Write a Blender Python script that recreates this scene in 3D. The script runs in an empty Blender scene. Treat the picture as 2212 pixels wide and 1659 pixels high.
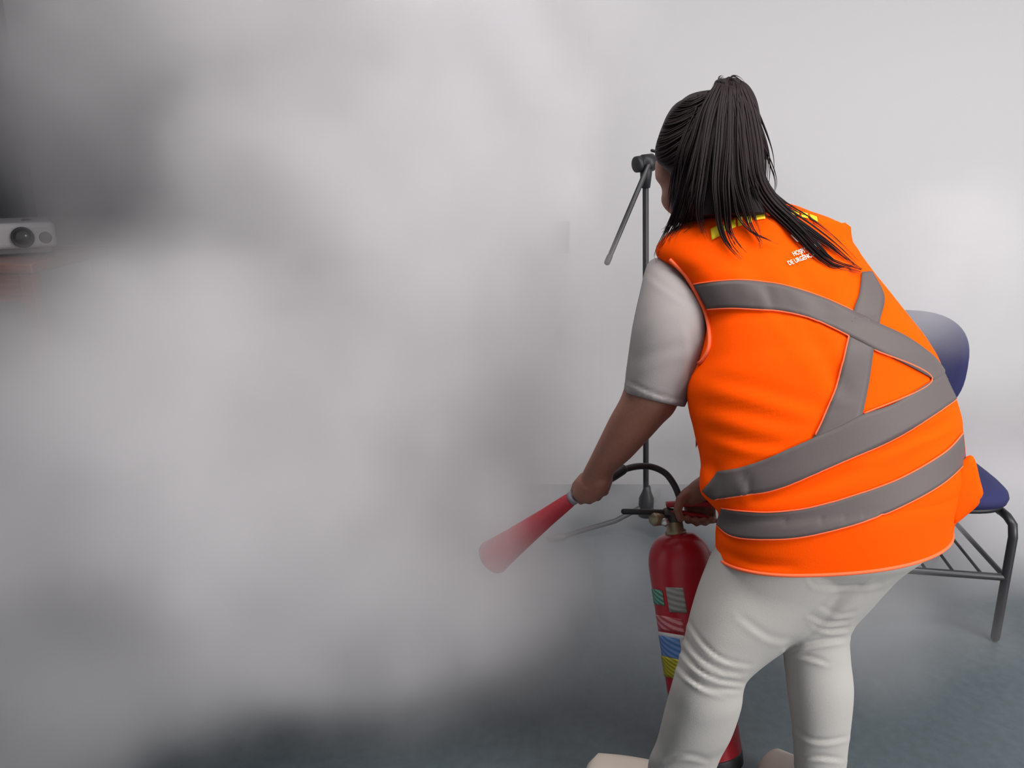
import bpy, bmesh, math, random
import numpy as np
from mathutils import Vector, Matrix
from mathutils.bvhtree import BVHTree

random.seed(7)
rng = np.random.default_rng(7)
scene = bpy.context.scene

# ------------------------------------------------------------------ camera
FPX, CX, CY = 1720.0, 1106.0, 829.5
PITCH = math.radians(16.0)
CAM = Vector((0, 0, 1.37))
FWD = Vector((0, math.cos(PITCH), -math.sin(PITCH)))
UPV = Vector((0, math.sin(PITCH), math.cos(PITCH)))
RGT = Vector((1, 0, 0))
cd = bpy.data.cameras.new('camera')
cd.sensor_width = 36.0
cd.lens = FPX / 2212 * 36.0
cd.clip_start = 0.05
cam = bpy.data.objects.new('camera', cd)
scene.collection.objects.link(cam)
cam.location = CAM
cam.rotation_euler = (math.radians(90) - PITCH, 0, 0)
scene.camera = cam

# ------------------------------------------------------------------ world, lights, exposure
world = bpy.data.worlds.new('world')
scene.world = world
world.use_nodes = True
wb = world.node_tree.nodes['Background']
wb.inputs[0].default_value = (0.93, 0.95, 1.0, 1)
wb.inputs[1].default_value = 0.50

def ceiling_lamp(x, y, power, sx=1.2, sy=0.6, z=2.75, col=(1.0, 0.97, 0.94)):
    l = bpy.data.lights.new('ceiling_lamp', 'AREA')
    l.shape = 'RECTANGLE'; l.size = sx; l.size_y = sy
    l.energy = power; l.color = col
    o = bpy.data.objects.new('ceiling_lamp', l)
    scene.collection.objects.link(o)
    o.location = (x, y, z)
    return o
ceiling_lamp(1.9, 0.9, 62)
ceiling_lamp(0.2, 1.5, 30)
# area light added out of view at right to brighten vest and legs
wl = bpy.data.lights.new('right_fill_light', 'AREA'); wl.shape = 'RECTANGLE'; wl.size = 1.8; wl.size_y = 1.3
wl.energy = 115; wl.color = (1.0, 0.985, 0.97)
wo_ = bpy.data.objects.new('right_fill_light', wl); scene.collection.objects.link(wo_)
wo_.location = (3.2, -0.5, 1.35)
wo_.rotation_euler = Vector((-1.0, 0.95, -0.12)).to_track_quat('-Z', 'Y').to_euler()

vs = scene.view_settings
vs.view_transform = 'Standard'
vs.look = 'None'
vs.gamma = 1.0
vs.exposure = -0.28
vs.use_curve_mapping = False
cy = scene.cycles
cy.use_denoising = True
cy.volume_bounces = 4
cy.max_bounces = 8
cy.diffuse_bounces = 3
cy.volume_step_rate = 2.5
cy.use_adaptive_sampling = True
cy.adaptive_threshold = 0.045

# ------------------------------------------------------------------ helpers
def U(px, py, z):
    """photo pixel and depth along the camera axis -> world point"""
    px, py, z = float(px), float(py), float(z)
    return CAM + z * (FWD + RGT * ((px - CX) / FPX) - UPV * ((py - CY) / FPX))

def ray(px, py):
    px, py = float(px), float(py)
    return (FWD + RGT * ((px - CX) / FPX) - UPV * ((py - CY) / FPX)).normalized()

def proj(co):
    d = np.asarray(co) - np.array(CAM)
    z = d @ np.array(FWD)
    return np.stack([CX + FPX * (d @ np.array(RGT)) / z, CY - FPX * (d @ np.array(UPV)) / z], -1), z

def mesh_obj(name, verts, faces, mat=None, parent=None, smooth=True):
    me = bpy.data.meshes.new(name)
    me.from_pydata([tuple(v) for v in verts], [], faces)
    me.validate()
    bm = bmesh.new(); bm.from_mesh(me)
    bmesh.ops.recalc_face_normals(bm, faces=bm.faces)
    bm.to_mesh(me); bm.free()
    o = bpy.data.objects.new(name, me)
    scene.collection.objects.link(o)
    if mat: me.materials.append(mat)
    if parent:
        o.parent = parent
        o.matrix_parent_inverse = parent.matrix_basis.inverted()
    if smooth:
        me.polygons.foreach_set('use_smooth', [True] * len(me.polygons))
    return o

def empty(name, loc, label, cat, group=None):
    o = bpy.data.objects.new(name, None)
    scene.collection.objects.link(o)
    o.location = loc
    o.empty_display_size = 0.1
    tag(o, label, cat, group)
    return o

def tag(o, label, cat, group=None):
    o['label'] = label; o['category'] = cat
    if group: o['group'] = group
    return o

class MB:
    """collects vertices and faces of one mesh"""
    def __init__(s): s.v = []; s.f = []
    def add(s, v, f):
        n = len(s.v); s.v += [Vector(p) for p in v]; s.f += [tuple(i + n for i in q) for q in f]; return s
    def rings(s, rings, cap=True, closed=True):
        n = len(rings[0]); v = [p for r in rings for p in r]; f = []
        for i in range(len(rings) - 1):
            for j in range(n if closed else n - 1):
                k = (j + 1) % n
                f.append((i * n + j, i * n + k, (i + 1) * n + k, (i + 1) * n + j))
        if cap:
            f.append(tuple(range(n))[::-1]); f.append(tuple((len(rings) - 1) * n + j for j in range(n)))
        return s.add(v, f)
    def tube(s, pts, rad, n=10, cap=True):
        pts = [Vector(p) for p in pts]
        if not hasattr(rad, '__len__'): rad = [rad] * len(pts)
        rr = []; ref = None
        for i, p in enumerate(pts):
            t = (pts[min(i + 1, len(pts) - 1)] - pts[max(i - 1, 0)]).normalized()
            if ref is None:
                a = Vector((0, 0, 1)) if abs(t.z) < 0.9 else Vector((1, 0, 0))
                ref = t.cross(a).normalized()
            ref = (ref - t * ref.dot(t)).normalized()
            b = t.cross(ref)
            rr.append([p + (ref * math.cos(2 * math.pi * j / n) + b * math.sin(2 * math.pi * j / n)) * rad[i] for j in range(n)])
        return s.rings(rr, cap)
    def capsule(s, pts, rad, n=12):
        """tube with rounded ends"""
        pts = [Vector(p) for p in pts]
        if not hasattr(rad, '__len__'): rad = [rad] * len(pts)
        t0 = (pts[0] - pts[1]).normalized(); t1 = (pts[-1] - pts[-2]).normalized()
        P, R = [], []
        for a in (80, 50, 25): P.append(pts[0] + t0 * rad[0] * math.sin(math.radians(a)) * 0.9); R.append(rad[0] * math.cos(math.radians(a)))
        P += pts; R += list(rad)
        for a in (25, 50, 80): P.append(pts[-1] + t1 * rad[-1] * math.sin(math.radians(a)) * 0.9); R.append(rad[-1] * math.cos(math.radians(a)))
        return s.tube(P, R, n)
    def ball(s, c, ax, ay, az, n=20, m=12):
        c, ax, ay, az = map(Vector, (c, ax, ay, az))
        rr = []
        for i in range(1, m):
            ph = math.pi * i / m
            rr.append([c + az * math.cos(ph) + (ax * math.cos(2 * math.pi * j / n) + ay * math.sin(2 * math.pi * j / n)) * math.sin(ph) for j in range(n)])
        return s.rings(rr)
    def box(s, c, h, M=None):
        c = Vector(c); v = []
        for x in (-1, 1):
            for y in (-1, 1):
                for z in (-1, 1):
                    d = Vector((x * h[0], y * h[1], z * h[2]))
                    v.append(c + (M @ d if M else d))
        return s.add(v, [(0, 1, 3, 2), (4, 6, 7, 5), (0, 4, 5, 1), (2, 3, 7, 6), (0, 2, 6, 4), (1, 5, 7, 3)])
    def lathe(s, base, axis, prof, n=40):
        """prof: (height along axis, radius)"""
        base = Vector(base); a = Vector(axis).normalized()
        r = a.orthogonal().normalized(); b = a.cross(r)
        rr = [[base + a * h + (r * math.cos(2 * math.pi * j / n) + b * math.sin(2 * math.pi * j / n)) * max(q, 1e-4) for j in range(n)] for h, q in prof]
        return s.rings(rr)
    def build(s, name, mat=None, parent=None, smooth=True):
        return mesh_obj(name, s.v, s.f, mat, parent, smooth)

def bevel(o, w, seg=3):
    m = o.modifiers.new('bevel', 'BEVEL'); m.width = w; m.segments = seg; m.limit_method = 'ANGLE'
    return o

def cr(P, n):
    """Catmull-Rom resampling of a list of number rows"""
    P = np.array(P, float); k = len(P)
    out = []
    for t in np.linspace(0, k - 1, n):
        i = min(int(t), k - 2); u = t - i
        p0 = P[max(i - 1, 0)]; p1 = P[i]; p2 = P[i + 1]; p3 = P[min(i + 2, k - 1)]
        out.append(0.5 * (2 * p1 + (p2 - p0) * u + (2 * p0 - 5 * p1 + 4 * p2 - p3) * u * u + (3 * p1 - p0 - 3 * p2 + p3) * u ** 3))
    return np.array(out)

def resample(P, n):
    """even resampling of a pixel polyline along its length"""
    P = np.array(P, float)
    P = cr(P, max(40, 8 * len(P))) if len(P) > 2 else P
    d = np.r_[0, np.cumsum(np.linalg.norm(np.diff(P, axis=0), axis=1))]
    t = np.linspace(0, d[-1], n)
    return np.stack([np.interp(t, d, P[:, k]) for k in range(P.shape[1])], -1)

def loft(rows, n, seg=64, shrink=0.0, power=2.0, ddir=None, tilts=None):
    """rows: (Lx, Ly, Rx, Ry, depth, half thickness).  Left and right outline points, a centre depth
    and a front-to-back half thickness in metres give one elliptical section each."""
    R = cr(rows, n)
    cen, us = [], []
    for lx, ly, rx, ry, z, b in R:
        L = U(lx, ly, z); Q = U(rx, ry, z)
        cen.append((L + Q) / 2); us.append((Q - L) / 2)
    rings = []
    for i in range(n):
        if ddir is not None:
            d = Vector(ddir).normalized()
        else:
            t = (cen[min(i + 1, n - 1)] - cen[max(i - 1, 0)]).normalized()
            w = (cen[i] - CAM).normalized()
            d = (w - t * (w.dot(t) * 0.8)).normalized()
            if tilts is not None: d = (d + UPV * float(np.interp(i / (n - 1), tilts[0], tilts[1]))).normalized()
        u = us[i]; ul = u.length
        u = u * max(0.05, (ul - shrink) / ul); b = max(0.01, R[i, 5] - shrink)
        ring = []
        for j in range(seg):
            th = 2 * math.pi * j / seg
            c, s = math.cos(th), math.sin(th)
            c = math.copysign(abs(c) ** (2 / power), c); s = math.copysign(abs(s) ** (2 / power), s)
            ring.append(cen[i] + u * c + d * (b * s))
        rings.append(ring)
    return rings

def remeshed(name, mb, voxel, smooth_it, mat, parent, size_like=None):
    """one continuous skin over overlapping volumes"""
    me = bpy.data.meshes.new('tmp'); me.from_pydata([tuple(v) for v in mb.v], [], mb.f)
    bm = bmesh.new(); bm.from_mesh(me); bmesh.ops.recalc_face_normals(bm, faces=bm.faces); bm.to_mesh(me); bm.free()
    o = bpy.data.objects.new('tmp', me); scene.collection.objects.link(o)
    m = o.modifiers.new('r', 'REMESH'); m.mode = 'VOXEL'; m.voxel_size = voxel
    if smooth_it:
        k = o.modifiers.new('s', 'SMOOTH'); k.factor = 0.5; k.iterations = smooth_it
    dg = bpy.context.evaluated_depsgraph_get()
    out = bpy.data.meshes.new_from_object(o.evaluated_get(dg))
    bpy.data.objects.remove(o); bpy.data.meshes.remove(me)
    out.name = name
    r = bpy.data.objects.new(name, out); scene.collection.objects.link(r)
    out.materials.clear(); out.materials.append(mat)
    out.polygons.foreach_set('use_smooth', [True] * len(out.polygons))
    if parent:
        r.parent = parent; r.matrix_parent_inverse = parent.matrix_basis.inverted()
    return r

def fold(o, folds):
    """press cloth folds into a mesh: (pixel polyline on the visible side, width px, depth m)"""
    me = o.data; n = len(me.vertices)
    co = np.empty(n * 3); me.vertices.foreach_get('co', co); co = co.reshape(-1, 3)
    no = np.empty(n * 3); me.vertices.foreach_get('normal', no); no = no.reshape(-1, 3)
    px, z = proj(co)
    facing = ((co - np.array(CAM)) * no).sum(1) < 0
    disp = np.zeros(n)
    for poly, w, dep in folds:
        P = resample(poly, 40)
        box = facing & (px[:, 0] > P[:, 0].min() - 4 * w) & (px[:, 0] < P[:, 0].max() + 4 * w) & (px[:, 1] > P[:, 1].min() - 4 * w) & (px[:, 1] < P[:, 1].max() + 4 * w)
        idx = np.nonzero(box)[0]
        if not len(idx): continue
        D = px[idx][:, None, :] - P[None]
        dd = (D ** 2).sum(-1); k = dd.argmin(1)
        T = np.gradient(P, axis=0)[k]; Dk = D[np.arange(len(idx)), k]
        side = np.sign(T[:, 0] * Dk[:, 1] - T[:, 1] * Dk[:, 0])
        s = np.sqrt(dd[np.arange(len(idx)), k]) / w * side
        fade = np.sin(np.pi * np.clip((k + 1) / 41, 0, 1)) ** 0.5
        along = np.sqrt(dd[np.arange(len(idx)), k]) < 4 * w
        disp[idx] += np.where(along, (-np.exp(-s ** 2) + 0.8 * np.exp(-((s - 1.7) / 1.0) ** 2)) * dep * fade, 0)
    co += no * disp[:, None]
    me.vertices.foreach_set('co', co.ravel()); me.update()

def bvh_of(o):
    bm = bmesh.new(); bm.from_mesh(o.data)
    t = BVHTree.FromBMesh(bm); bm.free(); return t

def hit(bvh, px, py, toward=None):
    for k in range(14):
        loc, nor, i, d = bvh.ray_cast(CAM, ray(px, py))
        if loc is not None:
            if nor.dot(ray(px, py)) > 0: nor = -nor
            return loc, nor
        if toward is None: return None, None
        px += (toward[0] - px) * 0.03; py += (toward[1] - py) * 0.03
    return None, None

def conform(name, bvh, top, bot, n, m, off, mat, parent, toward=None, thick=0.0012):
    """a flat strip laid on a curved surface, outlined by two pixel polylines"""
    A, B = resample(top, n), resample(bot, n)
    v, f, ok = [], [], {}
    for i in range(n):
        for j in range(m):
            p = A[i] + (B[i] - A[i]) * j / (m - 1)
            loc, nor = hit(bvh, p[0], p[1], toward)
            if loc is not None:
                ok[i, j] = len(v); v.append(loc + nor * off)
    for i in range(n - 1):
        for j in range(m - 1):
            q = [(i, j), (i + 1, j), (i + 1, j + 1), (i, j + 1)]
            if all(k in ok for k in q): f.append(tuple(ok[k] for k in q))
    o = mesh_obj(name, v, f, mat, parent)
    s = o.modifiers.new('thickness', 'SOLIDIFY'); s.thickness = thick; s.offset = 0
    return o

# ------------------------------------------------------------------ materials
def mat(name, col, rough=0.6, metal=0.0, bump=0.0, scale=200.0, var=0.0, spec=0.5, sheen=0.0, detail=3.0, stretch=None):
    m = bpy.data.materials.new(name); m.use_nodes = True
    nt = m.node_tree; b = nt.nodes['Principled BSDF']
    b.inputs['Base Color'].default_value = (*col, 1)
    b.inputs['Roughness'].default_value = rough
    b.inputs['Metallic'].default_value = metal
    b.inputs['Specular IOR Level'].default_value = spec
    if sheen: b.inputs['Sheen Weight'].default_value = sheen
    if bump or var:
        tc = nt.nodes.new('ShaderNodeTexCoord'); no = nt.nodes.new('ShaderNodeTexNoise')
        no.inputs['Scale'].default_value = scale; no.inputs['Detail'].default_value = detail
        src = tc.outputs['Object']
        if stretch:
            mp = nt.nodes.new('ShaderNodeMapping'); mp.inputs['Scale'].default_value = stretch
            nt.links.new(src, mp.inputs['Vector']); src = mp.outputs['Vector']
        nt.links.new(src, no.inputs['Vector'])
        if bump:
            bp = nt.nodes.new('ShaderNodeBump'); bp.inputs['Strength'].default_value = bump; bp.inputs['Distance'].default_value = 0.004
            nt.links.new(no.outputs['Fac'], bp.inputs['Height']); nt.links.new(bp.outputs['Normal'], b.inputs['Normal'])
        if var:
            r = nt.nodes.new('ShaderNodeValToRGB')
            r.color_ramp.elements[0].position = 0.3; r.color_ramp.elements[1].position = 0.7
            r.color_ramp.elements[0].color = (*[c * (1 - var) for c in col], 1)
            r.color_ramp.elements[1].color = (*[min(1, c * (1 + var)) for c in col], 1)
            nt.links.new(no.outputs['Fac'], r.inputs['Fac']); nt.links.new(r.outputs['Color'], b.inputs['Base Color'])
    return m

M_dark = mat('wall_light_absorber', (0.05, 0.05, 0.052), 0.8, bump=0.05, scale=90)  # for the unseen left wall, made dark to dim the smoke beside it
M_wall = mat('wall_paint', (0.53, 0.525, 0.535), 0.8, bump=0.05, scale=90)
M_floor = mat('floor_paint', (0.068, 0.088, 0.100), 0.5, bump=0.04, scale=40, var=0.12)
M_vest = mat('vest_orange', (1.0, 0.086, 0.0), 0.8, bump=0.10, scale=420, spec=0.05)
M_trim = mat('vest_binding', (1.0, 0.16, 0.06), 0.7, spec=0.15)
M_tape = mat('reflective_tape', (0.095, 0.078, 0.077), 0.6, bump=0.06, scale=700, var=0.05, spec=0.4)
M_white = mat('trouser_white', (0.40, 0.385, 0.365), 0.85, bump=0.12, scale=500, spec=0.2)
M_tee = mat('tshirt_white', (0.27, 0.25, 0.247), 0.9, bump=0.08, scale=400, spec=0.15)
M_skin = mat('skin', (0.235, 0.10, 0.068), 0.55, bump=0.05, scale=120, var=0.06)
M_hair = mat('hair_dark_brown', (0.013, 0.0065, 0.0075), 0.6, bump=0.15, scale=30, stretch=(10, 10, 0.6), spec=0.22)
M_black = mat('black_plastic', (0.012, 0.013, 0.016), 0.5)
M_metal_black = mat('black_metal', (0.018, 0.018, 0.022), 0.4)
M_red = mat('extinguisher_red', (0.40, 0.008, 0.02), 0.3, var=0.05, scale=10)
M_redp = mat('red_plastic', (0.34, 0.016, 0.03), 0.5)
M_brass = mat('valve_brass', (0.30, 0.26, 0.17), 0.4, metal=0.6)
M_steel = mat('steel', (0.5, 0.5, 0.5), 0.3, metal=1.0)
M_blue = mat('blue_upholstery', (0.013, 0.014, 0.080), 0.85, bump=0.15, scale=500, var=0.1)
M_yellow = mat('print_yellow', (0.85, 0.62, 0.01), 0.7)
M_pwhite = mat('print_white', (0.85, 0.82, 0.78), 0.7)
M_pred_shade = mat('print_and_shade_red', (0.36, 0.012, 0.04), 0.7)  # emblem print; also the painted shade on the vest's front edge
M_shoe = mat('shoe_cream', (0.66, 0.58, 0.50), 0.5, bump=0.05, scale=100)
M_sole = mat('shoe_sole', (0.30, 0.26, 0.22), 0.7)
M_wood = mat('reddish_wood', (0.24, 0.09, 0.06), 0.5, bump=0.1, scale=12, var=0.25, stretch=(1, 12, 12))
M_pro = mat('projector_white', (0.58, 0.56, 0.58), 0.45)
M_prog = mat('projector_grey', (0.16, 0.15, 0.17), 0.5)
M_glass = mat('lens_glass', (0.01, 0.01, 0.012), 0.08)
M_board = mat('dark_board', (0.050, 0.058, 0.064), 0.7, var=0.2, scale=6)
M_eye = mat('eye_white', (0.7, 0.68, 0.66), 0.3)
M_grey = mat('grey_plastic', (0.16, 0.155, 0.16), 0.5)
M_base = mat('white_trim', (0.6, 0.6, 0.6), 0.6)

def label_mat(name, a, b, scale, axis='Z'):
    """flat print: two-tone lines of unreadable small print"""
    m = mat(name, a, 0.5); nt = m.node_tree; p = nt.nodes['Principled BSDF']
    tc = nt.nodes.new('ShaderNodeTexCoord')
    w = nt.nodes.new('ShaderNodeTexWave'); w.bands_direction = axis; w.inputs['Scale'].default_value = scale; w.inputs['Distortion'].default_value = 1.5
    w.inputs['Detail Scale'].default_value = 30
    r = nt.nodes.new('ShaderNodeValToRGB'); r.color_ramp.elements[0].position = 0.35; r.color_ramp.elements[1].position = 0.6
    r.color_ramp.elements[0].color = (*b, 1); r.color_ramp.elements[1].color = (*a, 1)
    nt.links.new(tc.outputs['Object'], w.inputs['Vector']); nt.links.new(w.outputs['Color'], r.inputs['Fac']); nt.links.new(r.outputs['Color'], p.inputs['Base Color'])
    return m
L_green = label_mat('label_green', (0.16, 0.42, 0.30), (0.05, 0.16, 0.12), 30)
L_grey = label_mat('label_grey', (0.34, 0.34, 0.32), (0.22, 0.22, 0.21), 26)
L_pink = label_mat('label_pink', (0.62, 0.24, 0.25), (0.42, 0.05, 0.07), 22)
L_blue = label_mat('label_blue', (0.16, 0.28, 0.55), (0.06, 0.16, 0.42), 26)
L_yellow = label_mat('label_yellow', (0.50, 0.45, 0.02), (0.26, 0.22, 0.01), 34)
L_white = mat('label_white', (0.52, 0.52, 0.53), 0.5)

# ------------------------------------------------------------------ the room
WALL_Y = 3.20
def structure(o): o['kind'] = 'structure'; return o
structure(MB().box((0, 1.0, -0.05), (4.0, 3.2, 0.05)).build('floor', M_floor, smooth=False))
structure(MB().box((0, WALL_Y + 0.06, 1.40), (4.0, 0.06, 1.45)).build('wall_back', M_wall, smooth=False))
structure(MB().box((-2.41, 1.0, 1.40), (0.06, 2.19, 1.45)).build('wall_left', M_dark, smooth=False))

structure(MB().box((0.8, 1.0, 2.90), (3.2, 2.2, 0.05)).build('ceiling', M_wall, smooth=False))

# dark board on the wall behind the projector
BX = -2.10
bd = empty('dark_board', (BX, WALL_Y - 0.02, 0.95), 'dark grey-green board hung on the wall behind the projector', 'board')
bevel(MB().box((BX, WALL_Y - 0.012, 1.62), (0.22, 0.010, 0.62)).build('board_panel', M_board, bd, False), 0.003)
for (c, h) in (((BX, WALL_Y - 0.02, 2.25), (0.23, 0.018, 0.014)), ((BX, WALL_Y - 0.02, 0.99), (0.23, 0.018, 0.014)), ((BX - 0.22, WALL_Y - 0.02, 1.62), (0.012, 0.018, 0.615)), ((BX + 0.22, WALL_Y - 0.02, 1.62), (0.012, 0.018, 0.615))):
    bevel(MB().box(c, h).build('frame_rail', M_prog, bd, False), 0.004)

# switch box on the back wall
p = U(1214, 512, 3.16)
sw = empty('wall_switch', (p.x, WALL_Y - 0.001, p.z - 0.06), 'small grey switch box on the white wall, faint through the smoke', 'switch')
bevel(MB().box((p.x, WALL_Y - 0.018, p.z), (0.028, 0.017, 0.062)).build('switch_plate', M_grey, sw, False), 0.006)
bevel(MB().box((p.x, WALL_Y - 0.038, p.z), (0.011, 0.005, 0.024)).build('rocker', M_prog, sw, False), 0.003)

# ------------------------------------------------------------------ projector on a wooden trolley
PYAW = math.radians(33)
PB = U(-12, 557, 2.30)         # where the projector's front edge shows
PX, PY, PZ = PB.x - 0.125 * math.sin(PYAW), PB.y + 0.125 * math.cos(PYAW), PB.z
tr = empty('equipment_trolley', (PX - 0.06, PY, 0.0), 'tall reddish wooden trolley carrying the projector, mostly lost in smoke', 'trolley')
tx = PX - 0.06
def slab(name, c, h, m, par, bw=0.006): return bevel(MB().box(c, h).build(name, m, par, False), bw)
slab('top_shelf', (tx, PY, PZ - 0.016), (0.30, 0.22, 0.015), M_wood, tr)
slab('lower_shelf', (tx, PY, 0.42), (0.29, 0.21, 0.012), M_wood, tr)
for sx in (-1, 1):
    for sy in (-1, 1):
        slab('leg', (tx + sx * 0.275, PY + sy * 0.195, (PZ - 0.031) / 2 + 0.018), (0.02, 0.02, (PZ - 0.031) / 2 - 0.0178), M_wood, tr, 0.003)
        MB().ball((tx + sx * 0.275, PY + sy * 0.195, 0.019), (0.019, 0, 0), (0, 0.012, 0), (0, 0, 0.019)).build('caster', M_black, tr)
slab('front_apron', (tx, PY - 0.205, PZ - 0.071), (0.255, 0.008, 0.040), M_wood, tr, 0.002)
pr = empty('projector', (PX, PY, PZ), 'white projector with dark round lens on the wooden trolley', 'projector')
bevel(MB().box((PX, PY, PZ + 0.058), (0.165, 0.125, 0.038)).build('housing', M_pro, pr, False), 0.014, 4)
slab('base_tray', (PX, PY, PZ + 0.014), (0.150, 0.115, 0.0075), M_prog, pr, 0.003)
for sx in (-1, 1):
    for sy in (-1, 1):
        MB().lathe((PX + sx * 0.12, PY + sy * 0.09, PZ), (0, 0, 1), [(0, 0.008), (0.0, 0.012), (0.008, 0.012)], 16).build('foot', M_black, pr)
lx, lz = PX + 0.078, U(38, 516, 2.28).z
ln = MB().lathe((lx, PY - 0.120, lz), (0, -1, 0), [(0, 0.030), (0.016, 0.030), (0.018, 0.028), (0.018, 0.025), (0.008, 0.023)], 40).build('lens_ring', M_black, pr)
MB().lathe((lx, PY - 0.118, lz), (0, -1, 0), [(0, 0.024), (0.009, 0.024), (0.013, 0.016), (0.0145, 0.004)], 40).build('lens', M_glass, ln)
wx = PX + 0.136
MB().lathe((wx, PY - 0.122, lz - 0.004), (0, -1, 0), [(0, 0.017), (0.004, 0.017), (0.006, 0.013), (0.0065, 0.002)], 32).build('sensor_window', M_prog, pr)
MB().lathe((lx + 0.02, PY - 0.02, PZ + 0.0955), (0, 0, 1), [(0, 0.013), (0.004, 0.013), (0.005, 0.010)], 24).build('zoom_dial', M_prog, pr)

pr.rotation_euler.z = PYAW

# ------------------------------------------------------------------ microphone boom stand
SX, SY = 0.502, 2.74
ms = empty('microphone_stand', (SX, SY, 0), 'black boom microphone stand with folded-down arm, by the white wall', 'stand')
zt = 1.285
MB().capsule([(SX, SY, 0.10), (SX - 0.056, SY, zt)], 0.0105).build('pole', M_metal_black, ms)
MB().lathe((SX, SY, 0.07), (0, 0, 1), [(0, 0.022), (0.0, 0.028), (0.07, 0.028), (0.10, 0.016), (0.12, 0.012)], 24).build('hub', M_black, ms)
MB().lathe((SX - 0.028, SY, 0.70), (-0.048, 0, 1), [(0, 0.010), (0.004, 0.0145), (0.09, 0.0145), (0.10, 0.010)], 24).build('height_clutch', M_black, ms)
for a in (192, 312, 72):
    c, s = math.cos(math.radians(a)), math.sin(math.radians(a))
    lg = MB().capsule([(SX + c * 0.02, SY + s * 0.02, 0.105), (SX + c * 0.12, SY + s * 0.12, 0.06), (SX + c * 0.33, SY + s * 0.33, 0.016)], 0.0095).build('leg', M_metal_black, ms)
    MB().capsule([(SX + c * 0.32, SY + s * 0.32, 0.0165), (SX + c * 0.37, SY + s * 0.37, 0.0145)], 0.0145).build('rubber_foot', M_black, lg)
cl = U(1390, 378, 2.64)
pole_top = Vector((SX - 0.056, SY, zt))
MB().lathe(pole_top - Vector((0, 0, 0.02)), (0, 0, 1), [(0, 0.011), (0.002, 0.016), (0.05, 0.020), (0.068, 0.020), (0.07, 0.014)], 24).build('clamp_neck', M_black, ms)
hd = U(1392, 353, 2.64)
ax = Vector((1, 0.5, 0.12)).normalized()
kn = MB().lathe(hd - ax * 0.036, ax, [(0, 0.020), (0.002, 0.026), (0.016, 0.027), (0.020, 0.022), (0.022, 0.019), (0.028, 0.019), (0.030, 0.029), (0.066, 0.029), (0.070, 0.024)], 32).build('clamp_disc', M_black, ms)
MB().lathe(hd + ax * 0.030, ax, [(0, 0.016), (0.02, 0.012), (0.045, 0.020), (0.055, 0.018)], 20).build('wing_knob', M_black, kn)
b0, b1 = U(1312, 566, 2.60), U(1391, 380, 2.62)
bd_ = (b1 - b0).normalized()
am = MB().capsule([b0, b1, b1 + bd_ * 0.04], 0.0088).build('boom_arm', M_metal_black, ms)
MB().capsule([b0 - bd_ * 0.002, b0 + bd_ * 0.02], 0.0102).build('end_cap', M_black, am)

# ------------------------------------------------------------------ upholstered chair
CHX, CHY, CHR = 1.238, 2.285, math.radians(-9)
ch = empty('visitor_chair', (CHX, CHY, 0), 'blue upholstered chair with black metal frame behind the bending woman', 'chair')
RZ = Matrix.Rotation(CHR, 3, 'Z')
def cp(x, y, z): return RZ @ Vector((x, y, 0)) + Vector((CHX, CHY, z))
def pad(name, outline_fn, sections, matl, par):
    """cushion: sections (offset, scale, bulge)"""
    rr = []
    for off, sc in sections:
        rr.append([outline_fn(2 * math.pi * j / 56, sc, off) for j in range(56)])
    return MB().rings(rr).build(name, matl, par)
def sq(t, a, b, n=4.0):
    c, s = math.cos(t), math.sin(t)
    return a * math.copysign(abs(c) ** (2 / n), c), b * math.copysign(abs(s) ** (2 / n), s)
def seat_out(t, sc, off):
    x, y = sq(t, 0.225, 0.215, 3.6)
    x *= 1.0 + 0.12 * (-y / 0.215) * 0.5
    dome = 0
    return cp(x * sc, y * sc, 0.405 + off)
seat = pad('seat', seat_out, [(0.0, 0.94), (0.004, 0.985), (0.018, 1.0), (0.030, 0.985), (0.044, 0.92), (0.052, 0.78), (0.056, 0.5), (0.057, 0.2)], M_blue, ch)
pad('seat_pan', lambda t, sc, off: seat_out(t, sc, off), [(-0.014, 0.93), (-0.012, 0.95), (0.001, 0.95)], M_black, ch)
tilt = math.radians(10)
def back_out(t, sc, off):
    x, z = sq(t, 0.195, 0.175, 2.7)
    x *= 1.0 + 0.06 * z / 0.175
    x, z = x * sc, z * sc
    y = 0.235 + off + 0.10 * (x / 0.2) ** 2 * -0.25
    return cp(x, y + math.sin(tilt) * z, 0.715 + z * math.cos(tilt))
pad('backrest', back_out, [(0.0, 0.3), (-0.004, 0.6), (-0.008, 0.85), (-0.002, 0.96), (0.012, 1.0), (0.026, 0.98), (0.034, 0.94)], M_blue, ch)
pad('back_shell', back_out, [(0.033, 0.95), (0.042, 0.95), (0.046, 0.9), (0.047, 0.4)], M_black, ch)
r = 0.0125
for s in (-1, 1):
    MB().capsule([cp(s * 0.205, -0.12, 0.378), cp(s * 0.208, -0.17, 0.378), cp(s * 0.214, -0.195, 0.365), cp(s * 0.217, -0.203, 0.33), cp(s * 0.215, -0.215, 0.0126)], r).build('front_leg', M_metal_black, ch)
    MB().capsule([cp(s * 0.17, 0.16, 0.385), cp(s * 0.19, 0.195, 0.375), cp(s * 0.20, 0.21, 0.34), cp(s * 0.205, 0.265, 0.0126)], r).build('rear_leg', M_metal_black, ch)
    MB().capsule([cp(s * 0.205, -0.13, 0.376), cp(s * 0.19, 0.18, 0.378)], r * 0.95).build('seat_rail', M_metal_black, ch)
    MB().capsule([cp(s * 0.215, -0.207, 0.205), cp(s * 0.203, 0.232, 0.205)], 0.008).build('side_rail', M_metal_black, ch)
MB().capsule([cp(-0.215, -0.207, 0.205), cp(0.215, -0.207, 0.205)], 0.0105).build('front_stretcher', M_metal_black, ch)
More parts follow.
